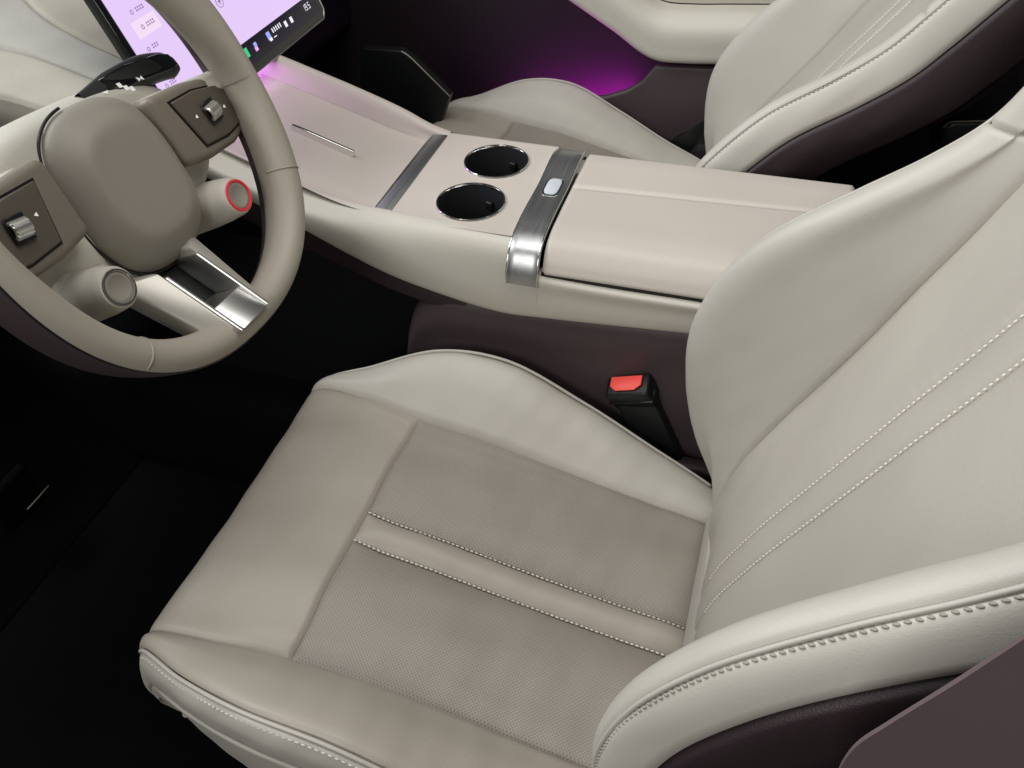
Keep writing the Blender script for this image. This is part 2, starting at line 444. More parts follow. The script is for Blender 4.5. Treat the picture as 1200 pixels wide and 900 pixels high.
def make_seat(name, sgn, dx, dz, label, rec=0.0, bdz=0.0):
    par = empty(name, (.2 + dx, sgn * YC, 0), label, 'car seat', 'front seats')
    Y = lambda v: sgn * (YC + v)

    def P(x, v, z): return (x + dx, Y(v), z + dz)

    cr, sr = math.cos(rec), math.sin(rec)

    def B(x, v, z):      # backrest point, turned about the hinge by rec
        X, Z = x - 0.0, z - .30
        return (X * cr - Z * sr + dx, Y(v), X * sr + Z * cr + .30 + dz + bdz)

    # cushion
    ctrl = []
    for (xc, zc, ws, xs, zs, wr, xr, zr) in CU_ROWS:
        k = (zr - zs)
        mw, mx_, mz = ws + (wr - ws) * .48, (xs + xr) / 2, zs + k * .62 + .004
        half = [(wr - .004, xr - .004, .258), (wr + .006, xr, .305), (wr + .010, xr, max(.310, zr - .050)),
                (wr + .008, xr, zr - .012), (wr, xr, zr), (mw, mx_, mz), (ws, xs, zs)]
        if zr < .30: half = [(wr - .006, xr - .012, .263), (wr - .003, xr - .006, .267), (wr, xr - .002, .270), (wr, xr, .273)] + half[4:]
        elif zr < .345 and xr > .4: half = [(wr - .006, xr - .014, .261), (wr + .001, xr - .007, .286), (wr + .004, xr - .003, .312), (wr + .003, xr, .325)] + half[4:]
        L_ = [P(a[1], -a[0], a[2]) for a in half]
        n0 = [P(xs, -ws + .024, zs - .0025)]; n1 = [P(xs, ws - .024, zs - .0025)]
        mid = [P(xc, -.085, zc + (zs - zc) * .35 + .002), P(xc, -STW, zc), P(xc, STW, zc), P(xc, .085, zc + (zs - zc) * .35 + .002)]
        R_ = [P(a[1], a[0], a[2]) for a in half[::-1]]
        ctrl.append(L_ + n0 + mid + n1 + R_)
    cn = Net(ctrl)
    up = (0, 0, 1)
    last = len(CU_ROWS) - 1
    for (a, b, m, nm, pf, sm) in ((4, 6, 'leather', 'cushion_bolster', .002, 'we'), (13, 15, 'leather', 'cushion_bolster', .002, 'we')):
        g, uv = cn.panel(0, last, a, b, up, sm, puff=pf, depth=.0034, rr=.011); gridobj(nm, g, 'thigh' if a == 13 and sgn > 0 else m, par, uv)  # driver's outboard bolster: taupe stands in for the shade on its slope
    g, uv = cn.panel(0, 4, 6, 13, up, 'swe', puff=.002, depth=.0034, rr=.011); th = gridobj('thigh_panel', g, 'thigh', par, uv)
    for (a, b, m, nm) in ((6, 9, 'perf', 'cushion_insert'), (9, 10, 'thigh', 'center_strip'), (10, 13, 'perf', 'cushion_insert')):
        g, uv = cn.panel(4, last, a, b, up, 'nwe', puff=.003 if m == 'perf' else .0015,
                         depth=.0034, rr=.013, wob=.0004, pk={6: 'e', 9: '', 10: 'w'}[a], val=.0058, vr=.034 if a != 9 else .020); gridobj(nm, g, m, par, uv)
    for v in (9, 10):
        q = cn.line(v=v, r=(4, 8)); nn = cn.nline(v=v, r=(4, 8)); nn = nn * np.sign(nn[:, 2:3])
        stitches('stitching', q + nn * (-.0024 - .0048 * np.clip(np.linspace(0, 12, len(q)), 0, 1))[:, None], nn, 'thread', par, pitch=.0052, length=.0042, rr=.0012, lift=.0, seed=v)
    # side panels, welts
    for (lo, pi, ri, s_) in ((0, 2, 4, -1), (19, 17, 15, 1)):
        out = (0, sgn * s_, .15)
        a, b = sorted((pi, ri)); g, uv = cn.panel(0, last, a, b, out, 'we'); up_ = gridobj('cushion_side_panel', g, 'leather', par, uv)
        a, b = sorted((lo, pi)); g, uv = cn.panel(0, last, a, b, out, 'we'); gridobj('cushion_lower_panel', g, 'leather', par, uv)
        q = cn.line(v=pi, r=(2, 8)); tube('piping', q, .0022 * np.clip(np.linspace(0, 14, len(q)), .05, 1), 'leather', par)
        q = cn.line(v=ri, r=(2, 8)); nn = cn.nline(v=ri, r=(2, 8)); nn = nn * np.sign(nn[:, 2:3])
        tube('piping', q + nn * .0002, .0019, 'leather', par)
        k2 = cn.iv[ri] + 2 * s_; q2 = cn.G[:, k2][cn.iu[2]:cn.iu[8] + 1]; nn = cn.N[:, k2][cn.iu[2]:cn.iu[8] + 1]; nn = nn * np.sign(nn[:, 2:3])
        stitches('stitching', q2, nn, 'thread', par, pitch=.0058, length=.0042, rr=.00075, lift=-.0001, seed=pi)
    # plum valance and base under the cushion
    vz = [(.300, .262), (.306, .235), (.300, .17), (.28, .105)]
    rows = []
    for (wv, zv) in vz:
        f_ = wv / .306
        rows.append([P(.0, -.195 * f_, zv), P(.2, -.225 * f_, zv), P(.4, -.220 * f_, zv), P(.470, -.18 * f_, zv), P(.495, -.08, zv),
                     P(.497, 0, zv), P(.495, .08, zv), P(.470, .18 * f_, zv), P(.4, .220 * f_, zv), P(.2, .225 * f_, zv), P(.0, .195 * f_, zv)])
    gridobj('valance', Net(rows).G, 'plumhard', par)
    for s_ in (-1, 1):
        box('seat_rail', P(.2, s_ * .19, .055 - dz), (.26, .018, .052), 'black', par, bev=.006)

    # backrest
    ctrl = []
    for ir, (xc, zc, xs, zs, xr, zr, wr) in enumerate(BK_ROWS):
        if sgn < 0 and 4 <= ir <= 8: k_ = (.6, 1, 1, .9, .5)[ir - 4]; xr -= .016 * k_; zr -= .014 * k_
        ws = min(.155, wr - .034)
        nx, nz = math.cos(rad(24)), math.sin(rad(24))
        bk = .034 if sgn > 0 else .042
        half = [(wr + .008, xr - .112 * nx, zr - .112 * nz), (wr + .023, xr - .074 * nx, zr - .074 * nz),
                (wr + .022, xr - bk * nx, zr - bk * nz), (wr + .006, xr - .003 * nx, zr - .003 * nz), (wr - .006, xr, zr + .001),
                (wr - .021, xr - .014, zr + .002),
                (ws + (wr - ws) * .36, xs + (xr - xs) * .52, zs + (zr - zs) * .5),
                (ws + (wr - ws) * .08, xs + (xr - xs) * .11, zs + (zr - zs) * .1), (ws, xs, zs)]
        L_ = [B(a[1], -a[0], a[2]) for a in half]
        n0 = [B(xs + .004, -ws + .016, zs)]; n1 = [B(xs + .004, ws - .016, zs)]
        mid = [B(xc - .003, -.085, zc), B(xc, -STW, zc), B(xc, STW, zc), B(xc - .003, .085, zc)]
        R_ = [B(a[1], a[0], a[2]) for a in half[::-1]]
        ctrl.append(L_ + n0 + mid + n1 + R_)
    bn = Net(ctrl); lb = len(BK_ROWS) - 1; fo = (1, 0, .4)
    for (a, b) in ((3, 8), (15, 20)):
        g, uv = bn.panel(0, 9, a, b, fo, 'we' + 's', puff=.0008, depth=.0016, rr=.005, crease=.0018, wob=.00015); gridobj('backrest_bolster', g, 'leather', par, uv)
        g, uv = bn.panel(9, lb, a, b, fo, 'we' + 'n', puff=.001, depth=.0016, rr=.005, crease=.0018, wob=.00015); gridobj('shoulder_panel', g, 'leather', par, uv)
    for (a, b, nm) in ((8, 11, 'backrest_insert'), (11, 12, 'center_strip'), (12, 15, 'backrest_insert')):
        g, uv = bn.panel(1, lb, a, b, fo, 'nwe', depth=.0016, rr=.006, crease=.0018, wob=.00012, pka=.0002, pk={8: 'e', 11: '', 12: 'w'}[a], val=.002, vr=.02); gridobj(nm, g, 'backi', par, uv)
    for v in (11, 12):
        q = bn.line(v=v, r=(2, lb)); nn = bn.nline(v=v, r=(2, lb)); nn = nn * np.sign(nn[:, :1])
        stitches('stitching', q - nn * .0022, nn, 'thread', par, pitch=.0048, length=.0036, rr=.0010, lift=0, seed=v)
    g, uv = bn.panel(0, 1, 8, 15, fo, 's'); gridobj('bite_flap', g, 'leather', par, uv)
    fl_ = [P(.041, -.150, .338), P(.036, -.150, .352), P(.034, -.06, .372), P(.034, .03, .385), P(.034, .12, .385), P(.043, .12, .352), P(.044, .03, .350), P(.043, -.06, .344)]
    prism('bite_trim', fl_, A(-1, 0, -.2), .008, 'leather', par, bev=.002)
    for (lo, ed, ri, s_) in ((0, 2, 3, -1), (23, 21, 20, 1)):
        out = (0, sgn * s_, 0)
        a, b = sorted((ed, ri)); g, uv = bn.panel(0, lb, a, b, out, 'we', crease=.0006); gridobj('backrest_side_panel', g, 'leather', par, uv)
        a, b = sorted((lo, ed)); g, uv = bn.panel(0, lb, a, b, out, 'we', depth=.004); gridobj('backrest_outer_side', g, 'plum', par, uv)
        q = bn.line(v=ri, r=(1, lb)); nn = bn.nline(v=ri, r=(1, lb))
        if (nn @ np.array([.3, sgn * s_, 0])).mean() < 0: nn = -nn
        tube('piping', q - nn * .0006, .0016, 'leather', par)
        q2 = bn.G[:, bn.iv[ri] + (1 if s_ > 0 else -1)][bn.iu[1]:bn.iu[lb] + 1]
        stitches('stitching', q2 - nn * .0002, nn, 'thread2', par, pitch=.0052, length=.0040, rr=.0010, lift=.0002, tilt=.35 * sgn * s_, seed=ed)
    # back shell closes the rear
    rows = []
    for i in range(0, bn.G.shape[0], 8):
        a, b = bn.G[i, 0], bn.G[i, -1]; off = np.array([-.03, 0, -.012])
        rows.append([a, a * .85 + b * .15 + off, (a + b) / 2 + off * 1.4, a * .15 + b * .85 + off, b])
    gridobj('back_shell', Net(rows).G, 'plum', par)
    return par, cn, bn


DS, CN, BN = make_seat('driver_seat', 1, 0, 0, 'large pale beige leather driver seat in the foreground with perforated taupe insert')
PS, _, _ = make_seat('passenger_seat', -1, .11, 0.0, 'pale beige leather passenger seat beyond the center console, partly hidden', rec=.2, bdz=-.025)

# hard plum side cover at the outer hinge of the driver seat
poly = [U(1200, 742, 1, .628), U(1120, 795, 1, .628), U(1040, 845, 1, .628), U(1003, 870, 1, .628), U(986, 893, 1, .628), U(975, 935, 1, .628),
        U(1010, 1010, 1, .628), U(1260, 1010, 1, .628), U(1290, 700, 1, .628)]
poly = list(curve(poly[:6], 40)) + poly[6:]
prism('hinge_cover', poly, (0, 1, 0), .002, 'cover', DS, bev=0, smooth=False)

# ------------------------------------------------------------------ center console
CON = empty('center_console', (.2, 0, 0), 'wide beige leather center console with armrest, two cup holders and metal band', 'center console')
# near (driver) side: seam line on top, bottom edge, tucked underside
NS = [  # x, top y,z, bottom y,z
    (-.26, .112, .556, .113, .515), (-.05, .116, .556, .117, .515), (.09, .118, .558, .118, .512), (.194, .118, .558, .119, .505), (.262, .117, .560, .120, .501),
    (.300, .104, .590, .120, .499), (.330, .103, .591, .120, .502), (.373, .102, .592, .120, .510), (.445, .100, .594, .119, .528), (.495, .099, .597, .117, .547), (.543, .097, .605, .115, .568),
    (.635, .090, .636, .110, .605), (.72, .085, .668, .105, .638)]


def side_grid(rows, sg=1):
    ctrl = []
    for (x, yt, zt, yb, zb) in rows:
        h = zt - zb
        k = min(.0366, h * .62); zm = zb + k
        ctrl.append([(x, sg * (yt - (.017 if sg > 0 else .008)), zt - .014), (x, sg * (yt - (.014 if sg > 0 else .006)), zt - .0015 - (.004 if sg < 0 else 0)), (x, sg * (yt - .004), zt - (.003 if sg < 0 else 0)), (x, sg * (yt + .006), zt - .004), (x, sg * (yb + .002), zm), (x, sg * (yb + .0015), zb + k * .4),
                     (x, sg * (yb - .002), zb), (x, sg * (yb - .02), zb - .008), (x, sg * (yb - .06), zb - .006)])
    return Net(ctrl).G


gridobj('side_panel', side_grid(NS[:5]), 'cside', CON)
gridobj('side_panel', side_grid([(.262, .104, .590, .120, .501)] + NS[5:]), 'cside', CON)
NSF = [(x, yt - .012 + (.014 if x > .27 else 0), zt - (.036 if x > .27 else 0), yb - .012, zb) for (x, yt, zt, yb, zb) in NS]
gridobj('side_panel', side_grid(NSF[:5], -1), 'cside', CON)
gridobj('side_panel', side_grid([(.262, .100, .556, .108, .501)] + NSF[5:], -1), 'cside', CON)

# cup deck with two round openings
CUPS = [(.360, -.047), (.360, .047)]; CR_ = .0385; DZ = .5915
DX0, DX1 = .294, .441
V = []; F = []
for (cx, cy) in CUPS:
    y0, y1 = (-.094, 0) if cy < 0 else (0, .1005)
    K = 64; an = np.linspace(0, 2 * math.pi, K, endpoint=False); rings = []
    for t in (0, .15, .5, 1):
        for a in an:
            c_, s_ = math.cos(a), math.sin(a)
            tx = ((DX1 if c_ > 0 else DX0) - cx) / c_ if abs(c_) > 1e-6 else 9
            ty = ((y1 if s_ > 0 else y0) - cy) / s_ if abs(s_) > 1e-6 else 9
            R_ = min(tx, ty); r = CR_ + (R_ - CR_) * t
            V.append((cx + r * c_, cy + r * s_, DZ))
    o = len(V) - 4 * K
    for i in range(3):
        for j in range(K): F.append((o + i * K + j, o + (i + 1) * K + j, o + (i + 1) * K + (j + 1) % K, o + i * K + (j + 1) % K))
    # corner fill
    for (X, Yc) in ((DX0, y0), (DX0, y1), (DX1, y0), (DX1, y1)):
        # nearest two boundary samples around the corner
        ca = math.atan2(Yc - cy, X - cx) % (2 * math.pi); j = int(ca / (2 * math.pi / K))
        V.append((X, Yc, DZ)); F.append((o + 3 * K + j, len(V) - 1, o + 3 * K + (j + 1) % K))
dk = obj('cup_deck', V, F, 'deck', CON, smooth=False)
for (cx, cy) in CUPS:
    ch = lathe('cup_holder', (cx, cy, DZ), (0, 0, 1), [(.0385, .0), (.036, -.002), (.0345, -.065), (.031, -.07), (1e-4, -.07)], 'cup', CON, ref=A(1, 0, 0))
    an = np.linspace(0, 2 * math.pi, 49)
    an = np.linspace(0, 2 * math.pi, 65)
    pr = [(.0390, .0003), (.0398, .0016), (.0392, .0024), (.0380, .0022), (.0372, .0004), (.0371, -.0005)]
    lathe('chrome_rim', (cx, cy, DZ), (0, 0, 1), pr, 'chrome', ch, 64, ref=A(1, 0, 0))
    for aa in (250, 130, 10):
        a = rad(aa); p = A(cx + .0325 * math.cos(a), cy + .0325 * math.sin(a), DZ - .021)
        e1 = A(-math.sin(a), math.cos(a), 0); e2 = A(math.cos(a), math.sin(a), 0)
        box('grip_tab', p, (.0045, .003, .0055), 'black', ch, bev=.0015, R=[e1, e2, A(0, 0, 1)])

# sloping tray ahead of the cups, wings, chrome trims
TX = [(.440, .5765), (.50, .588), (.56, .606), (.635, .630), (.70, .650), (.78, .675)]
rows = [[(x, -.0965, z), (x, -.05, z), (x, .0, z), (x, .05, z + .001), (x, .085, z + .004), (x, .0975 - max(0, x - .5) * .06, z + .0125)] for x, z in TX]
gridobj('tray_floor', Net(rows).G, 'deck', CON)
rows = []
for x, z in [(.4405, .5766), (.47, .5815)] + TX[1:]:
    k = min(1, max(0, (x - .4405) / .09)); k = k * k * (3 - 2 * k); zt_ = z + .0150 + .0115 * k; e = .0055 * (1 - k)
    rows.append([(x, -.0950, z + .0003), (x, -.0980, z + .3 * (zt_ - z)), (x, -.1050 + e, z + .84 * (zt_ - z)), (x, -.1090 + e, zt_ - .0008), (x, -.1130 + e, zt_ - .0004),
                 (x, -.1200 + e, zt_ - .0065), (x, -.1215 + e, z - .015), (x, -.10, z - .07)])
gridobj('tray_wing', Net(rows).G, 'deck', CON)
rows = []
for x, f in ((.2955, 0), (.35, .4), (.40, .8), (.4405, 1)):
    rows.append([(x, -.0925, .5912), (x, -.0945, .59155), (x, -.0975 - .002 * f, .5916), (x, -.1005 - .003 * f, .5913), (x, -.1040 - .0035 * f, .5895),
                 (x, -.1080 - .0065 * f, .5835), (x, -.110 - .006 * f, .55), (x, -.095, .505)])
gridobj('deck_edge', Net(rows).G, 'deck', CON)
# metal step at the rear of the tray
pa, pb = A(.452, -.0955, 0), A(.452, .0985, 0)
st = [(.4415, .5925), (.4590, .5915), (.4610, .5900), (.4612, .574), (.4415, .574)]
prism('metal_step', [(x, -.0965, z) for x, z in st], (0, 1, 0), .190, 'brushed', CON, bev=.0008, seg=2)
box('chrome_edge', (.4618, -.001, .5908), (.0011, .0945, .0011), 'chrome', CON, bev=.0005, seg=2)
a, b = U(342, 150, 2, .640), U(415, 182, 2, .613)
a = U(342, 150, 1, -.070); b = U(415, 182, 1, -.028)
zt = lambda x: np.interp(x, [q[0] for q in TX], [q[1] for q in TX])
a = UP(342, 150, (.635, 0, .632), (-.33, 0, 1)); b = UP(415, 182, (.56, 0, .608), (-.31, 0, 1))
a[2] = zt(a[0]) + .0025; b[2] = zt(b[0]) + .0025
d_ = (b - a) / np.linalg.norm(b - a); sd = np.cross(d_, A(0, 0, 1)); sd /= np.linalg.norm(sd)
box('tray_divider', (a + b) / 2, (np.linalg.norm(b - a) / 2, .0021, .0055), 'chrome', CON, bev=.001, R=[d_, sd, np.cross(d_, sd)])

# metal band
bp_ = [(-.096, .580), (-.0955, .5905), (-.088, .5940), (.0, .5945), (.080, .5940), (.098, .5915), (.113, .5850), (.1215, .5740), (.1262, .562), (.1272, .550)]
c_ = curve([(0, y, z) for y, z in bp_], 70)
t_ = np.gradient(c_, axis=0); t_ /= np.linalg.norm(t_, axis=1, keepdims=True); nn = np.stack([0 * t_[:, 0], -t_[:, 2], t_[:, 1]], -1)
rows = []
for (x, h) in ((.2595, -.004), (.2598, .0006), (.2606, .0013), (.268, .0016), (.286, .0016), (.2935, .0013), (.2944, .0006), (.2946, -.004)):
    sl = .012 * np.linspace(0, 1, 70) ** 3
    q = c_ + nn * h; q[:, 0] = x; rows.append(q)
band = gridobj('metal_band', np.array(rows), 'brushed', CON)
for xe in (.2603, .2940):
    q = c_ + nn * .0014; q[:, 0] = xe; tube('band_edge', q[3:], .0009, 'chrome', band, 6)
an = np.linspace(0, 2 * math.pi, 40, endpoint=False)


def pill(cx, cy, hx, hy, z, n=4):
    c, s = np.cos(an), np.sin(an)
    return np.stack([cx + hx * np.sign(c) * np.abs(c) ** (2 / n), cy + hy * np.sign(s) * np.abs(s) ** (2 / n), np.full(40, z)], -1)


bc = U(648, 220, 2, .596)
prism('release_button', pill(bc[0], bc[1], .0105, .0195, .5945), (0, 0, 1), .0028, 'chrome', band, bev=.0008, seg=2)
prism('button_face', pill(bc[0], bc[1], .0080, .0165, .5972), (0, 0, 1), .0010, 'glassbtn', band, bev=.0004, seg=2)

# armrest lid: two halves meeting along a seam, rolled over the sides
LX = [-.052, .00, .09, .18, .2568]
sy = lambda x: np.interp(x, [-.05, .258], [-.021, -.006])
rowsN = [];rowsF = []
for x in LX:
    s0 = sy(x)
    rowsN.append([(x, s0, .5962), (x, s0 + .03, .5968), (x, .05, .5966), (x, .085, .5950), (x, .102, .5905), (x, .113, .580), (x, .1185, .570), (x, .1205, .563), (x, .117, .5605)])
    rowsF.append([(x, -.090, .575), (x, -.0945, .584), (x, -.090, .5925), (x, -.075, .5960), (x, -.05, .5966), (x, s0, .5962)])
for nm, rw, sm in (('armrest_lid', rowsN, 'nsw'), ('armrest_lid', rowsF, 'nse')):
    n_ = Net(rw); g, uv = n_.panel(0, len(LX) - 1, 0, len(rw[0]) - 1, (0, 0, 1), sm, depth=.0025, rr=.005, wob=0); gridobj(nm, g, 'deck', CON, uv)
box('lid_gap', (.1, .1, .5585), (.158, .0185, .0024), 'black', CON, bev=.0)
box('core', (.12, -.003, .535), (.17, .085, .035), 'black', CON, bev=.01)
box('core', (-.10, -.003, .52), (.2, .09, .06), 'black', CON, bev=.01)
# rear cap behind the lid
rows = [[(x, -.092, .570), (x, -.093, .586), (x, -.085, .5935), (x, 0, .5945), (x, .085, .5935), (x, .108, .582), (x, .113, .56)] for x in (-.24, -.15, -.0575)]
gridobj('rear_cap', Net(rows).G, 'deck', CON)

# plum skirt under the console and dark bridge underside
rows = []
for x, zt_, zb in ((-.30, .52, .02), (.0, .52, .02), (.2, .51, .02), (.33, .505, .02), (.385, .500, .02), (.415, .478, .02), (.432, .44, .02), (.44, .38, .02), (.442, .30, .02)):
    rows.append([(x, .070, zt_ + .003), (x, .098, zt_), (x, .108, zt_ - .012), (x, .112, zt_ - .07), (x, .112, zb + .05), (x, .112, zb)])
gridobj('skirt_panel', Net(rows).G, 'plumhard', CON)
gridobj('skirt_panel', Net([[(x, -y, z) for x, y, z in r] for r in rows]).G, 'plumhard', CON)
prism('bridge_underside', [(.33, -.105, .485), (.36, -.105, .474), (.45, -.105, .496), (.55, -.105, .536), (.74, -.105, .608), (.74, -.105, .65), (.6, -.105, .60), (.45, -.105, .54)], (0, 1, 0), .214, 'plum', CON, bev=.004)
box('under_bridge_wall', (.62, 0, .24), (.20, .03, .24), 'black', CON, bev=.01)
box('tunnel', (.35, 0, .11), (.95, .10, .11), 'carpet', CON, bev=.03)

# ------------------------------------------------------------------ seat belt buckle
BU = empty('seat_belt_buckle', (.14, .118, .25), 'black seat belt buckle with a red release button beside the driver seat', 'belt buckle')
cb = U(733, 449, 1, .126)
ax = A(-.42, -.34, -.84); ax /= np.linalg.norm(ax)      # stem direction downwards
ex = A(1, .05, 0); ex -= ax * (ex @ ax); ex /= np.linalg.norm(ex); ey = np.cross(ax, ex)
if ey[1] < 0: ey = -ey
Rm = [ex, ey, ax]
ctr = cb + ax * .004
hd = box('buckle_head', ctr + ax * .016, (.0275, .0155, .017), 'black', BU, bev=.006, seg=4, R=Rm)
a2 = A(-.42, .02, -.90); a2 /= np.linalg.norm(a2); x2 = A(1, 0, 0) - a2 * a2[0]; x2 /= np.linalg.norm(x2)
box('buckle_stem', ctr + ax * .018 + a2 * .075, (.0235, .0110, .078), 'black', BU, bev=.005, seg=4, R=[x2, np.cross(a2, x2), a2])
tp = ctr - ax * .0028
hx, hy, ch_ = .0195, .0090, .006
pl = [(-hx, -hy), (hx, -hy), (hx, hy - ch_), (hx - ch_ * 1.3, hy), (-hx + ch_ * 1.3, hy), (-hx, hy - ch_)]
prism('release_button', [tp + ex * p[0] + ey * p[1] for p in pl], -ax, .0016, 'red', hd, bev=.0006, seg=2)
box('seam_ring', ctr + ax * .0165, (.0280, .0160, .0012), 'gloss', hd, bev=.0006, seg=1, R=Rm)

# plum plastic trim low between seat and skirt
tr = box('hinge_trim', U(812, 542, 1, .130) - A(0, 0, .028), (.05, .012, .028), 'plum', None, bev=.008)
tag(tr, 'small plum plastic trim low between the driver seat and the console skirt', 'trim piece')

# ------------------------------------------------------------------ steering wheel
WC = A(.528, .328, .787); wt = rad(23.92); wp = rad(-4.86)
Wn = A(-math.cos(wt), 0, math.sin(wt)); r0 = A(0, -1, 0); u0 = A(math.sin(wt), 0, math.cos(wt))
Wr = math.cos(wp) * r0 + math.sin(wp) * u0; Wu = -math.sin(wp) * r0 + math.cos(wp) * u0
W = lambda a, b, h: WC + np.multiply.outer(a, Wr) + np.multiply.outer(b, Wu) + np.multiply.outer(h, Wn)
SW = empty('steering_wheel', tuple(WC - Wn * .10), 'beige leather steering wheel with three spokes and two thumb roller pods', 'steering wheel')


def sup(a, b, n, th):
    c, s = np.cos(th), np.sin(th); k = (np.abs(c / a) ** n + np.abs(s / b) ** n) ** (-1 / n); return k * c, k * s


th = np.linspace(0, 2 * math.pi, 181)
xa, ya = sup(.151, .164, 2.35, th)
cen = np.stack([xa - .005, ya], -1); tg = np.gradient(cen, axis=0); tg[0] = tg[-1] = cen[1] - cen[-2]
tg /= np.linalg.norm(tg, axis=1, keepdims=True); on = np.stack([tg[:, 1], -tg[:, 0]], -1)
gin = 1 + 1.0 * np.exp(-((np.minimum(np.abs(th - .72), np.abs(th - 2.42))) / .42) ** 2)
gin = gin - .5 * np.exp(-(np.minimum(np.minimum(th, 2 * math.pi - th), np.abs(th - math.pi)) / .26) ** 2)
grip = 1 + .0 * np.exp(-((np.minimum(np.abs(th - .35), np.abs(th - 2.79))) / .35) ** 2)


def rim(phi0, phi1, k, name, m, ra=.0145, rb=.0245, sh=0.0):
    ph = np.linspace(phi0, phi1, k); rows = []
    for i in range(len(th)):
        o_ = cen[i][None] + on[i][None] * (np.cos(ph)[:, None] * (ra + sh) * np.where(np.cos(ph)[:, None] < 0, gin[i], grip[i])); h = np.where(np.sin(ph) > 0, .0185, np.interp(ph, [rad(180), rad(248)], [.012, .0245]) if name == 'rim' else np.interp(ph, [rad(-112), rad(-45)], [rb, .050])) * np.sin(ph)
        rows.append(W(o_[:, 0], o_[:, 1], h))
    return gridobj(name, np.array(rows), m, SW)


rim(rad(28), rad(248), 32, 'rim', 'wheel')
rim(rad(-112), rad(28), 24, 'rim_back', 'plumhard', sh=-.0006)
for f_ in (28,):
    ph = rad(f_); q = cen + on * (math.cos(ph) * .0145 * grip)[:, None]
    tube('rim_seam', W(q[:, 0], q[:, 1], np.full(len(q), math.sin(ph) * .0185 - .0004)), .0011, 'black', SW, 6)
for t0 in (-.55, -2.25, 1.3, 1.9):   # sewn joints across the rim
    i = int(((t0 % (2 * math.pi)) / (2 * math.pi)) * 180); ph = np.linspace(rad(35), rad(200), 24)
    o_ = cen[i][None] + on[i][None] * (np.cos(ph)[:, None] * .0146 * np.where(np.cos(ph)[:, None] < 0, gin[i], grip[i]))
    tube('rim_joint', W(o_[:, 0], o_[:, 1], np.where(np.sin(ph) > 0, .0187, .0122) * np.sin(ph)), .0009, 'thread2', SW, 6)


def dome(name, ca, cb, A_, Bu, Bd, n, prof, m, nth=96, sq=None):
    """boss over a superellipse: prof = [(rho, h)]"""
    t = np.linspace(0, 2 * math.pi, nth + 1); rows = []
    for (rho, h) in prof:
        c, s = np.cos(t), np.sin(t); B_ = np.where(s > 0, Bu, Bd)
        k = (np.abs(c / A_) ** n + np.abs(s / B_) ** n) ** (-1 / n)
        rows.append(W(ca + rho * k * c, cb + rho * k * s, np.full(nth + 1, h)))
    return gridobj(name, np.array(rows), m, SW)


shell = dome('hub_shell', .002, -.018, .138, .068, .066, 2.5,
             [(1e-4, -.045), (.3, -.045), (.6, -.0455), (.78, -.047), (.88, -.052), (.95, -.062), (.985, -.078), (1.0, -.11)], 'shell')
dome('hub_neck', .004, -.025, .07, .075, .09, 2.6, [(1e-4, -.05), (.5, -.052), (.8, -.06), (.93, -.072), (1.0, -.12)], 'shell')
pad = dome('hub_pad', .0095, -.028, .062, .070, .073, 2.6,
           [(1e-4, -.0215), (.3, -.0216), (.55, -.0218), (.62, -.0222), (.68, -.0238), (.75, -.0270), (.85, -.0320), (.92, -.0362), (.965, -.0402), (.992, -.0450), (1.0, -.056)], 'hub')
t = np.linspace(rad(100), rad(292), 120); c, s = np.cos(t), np.sin(t); B_ = np.where(s > 0, .072, .074); k = (np.abs(c / .0632) ** 2.6 + np.abs(s / B_) ** 2.6) ** (-1 / 2.6)
tube('hub_gap', W(.0095 + k * c, -.028 + k * s, np.full(120, -.0460)), .0013, 'black', SW, 8)

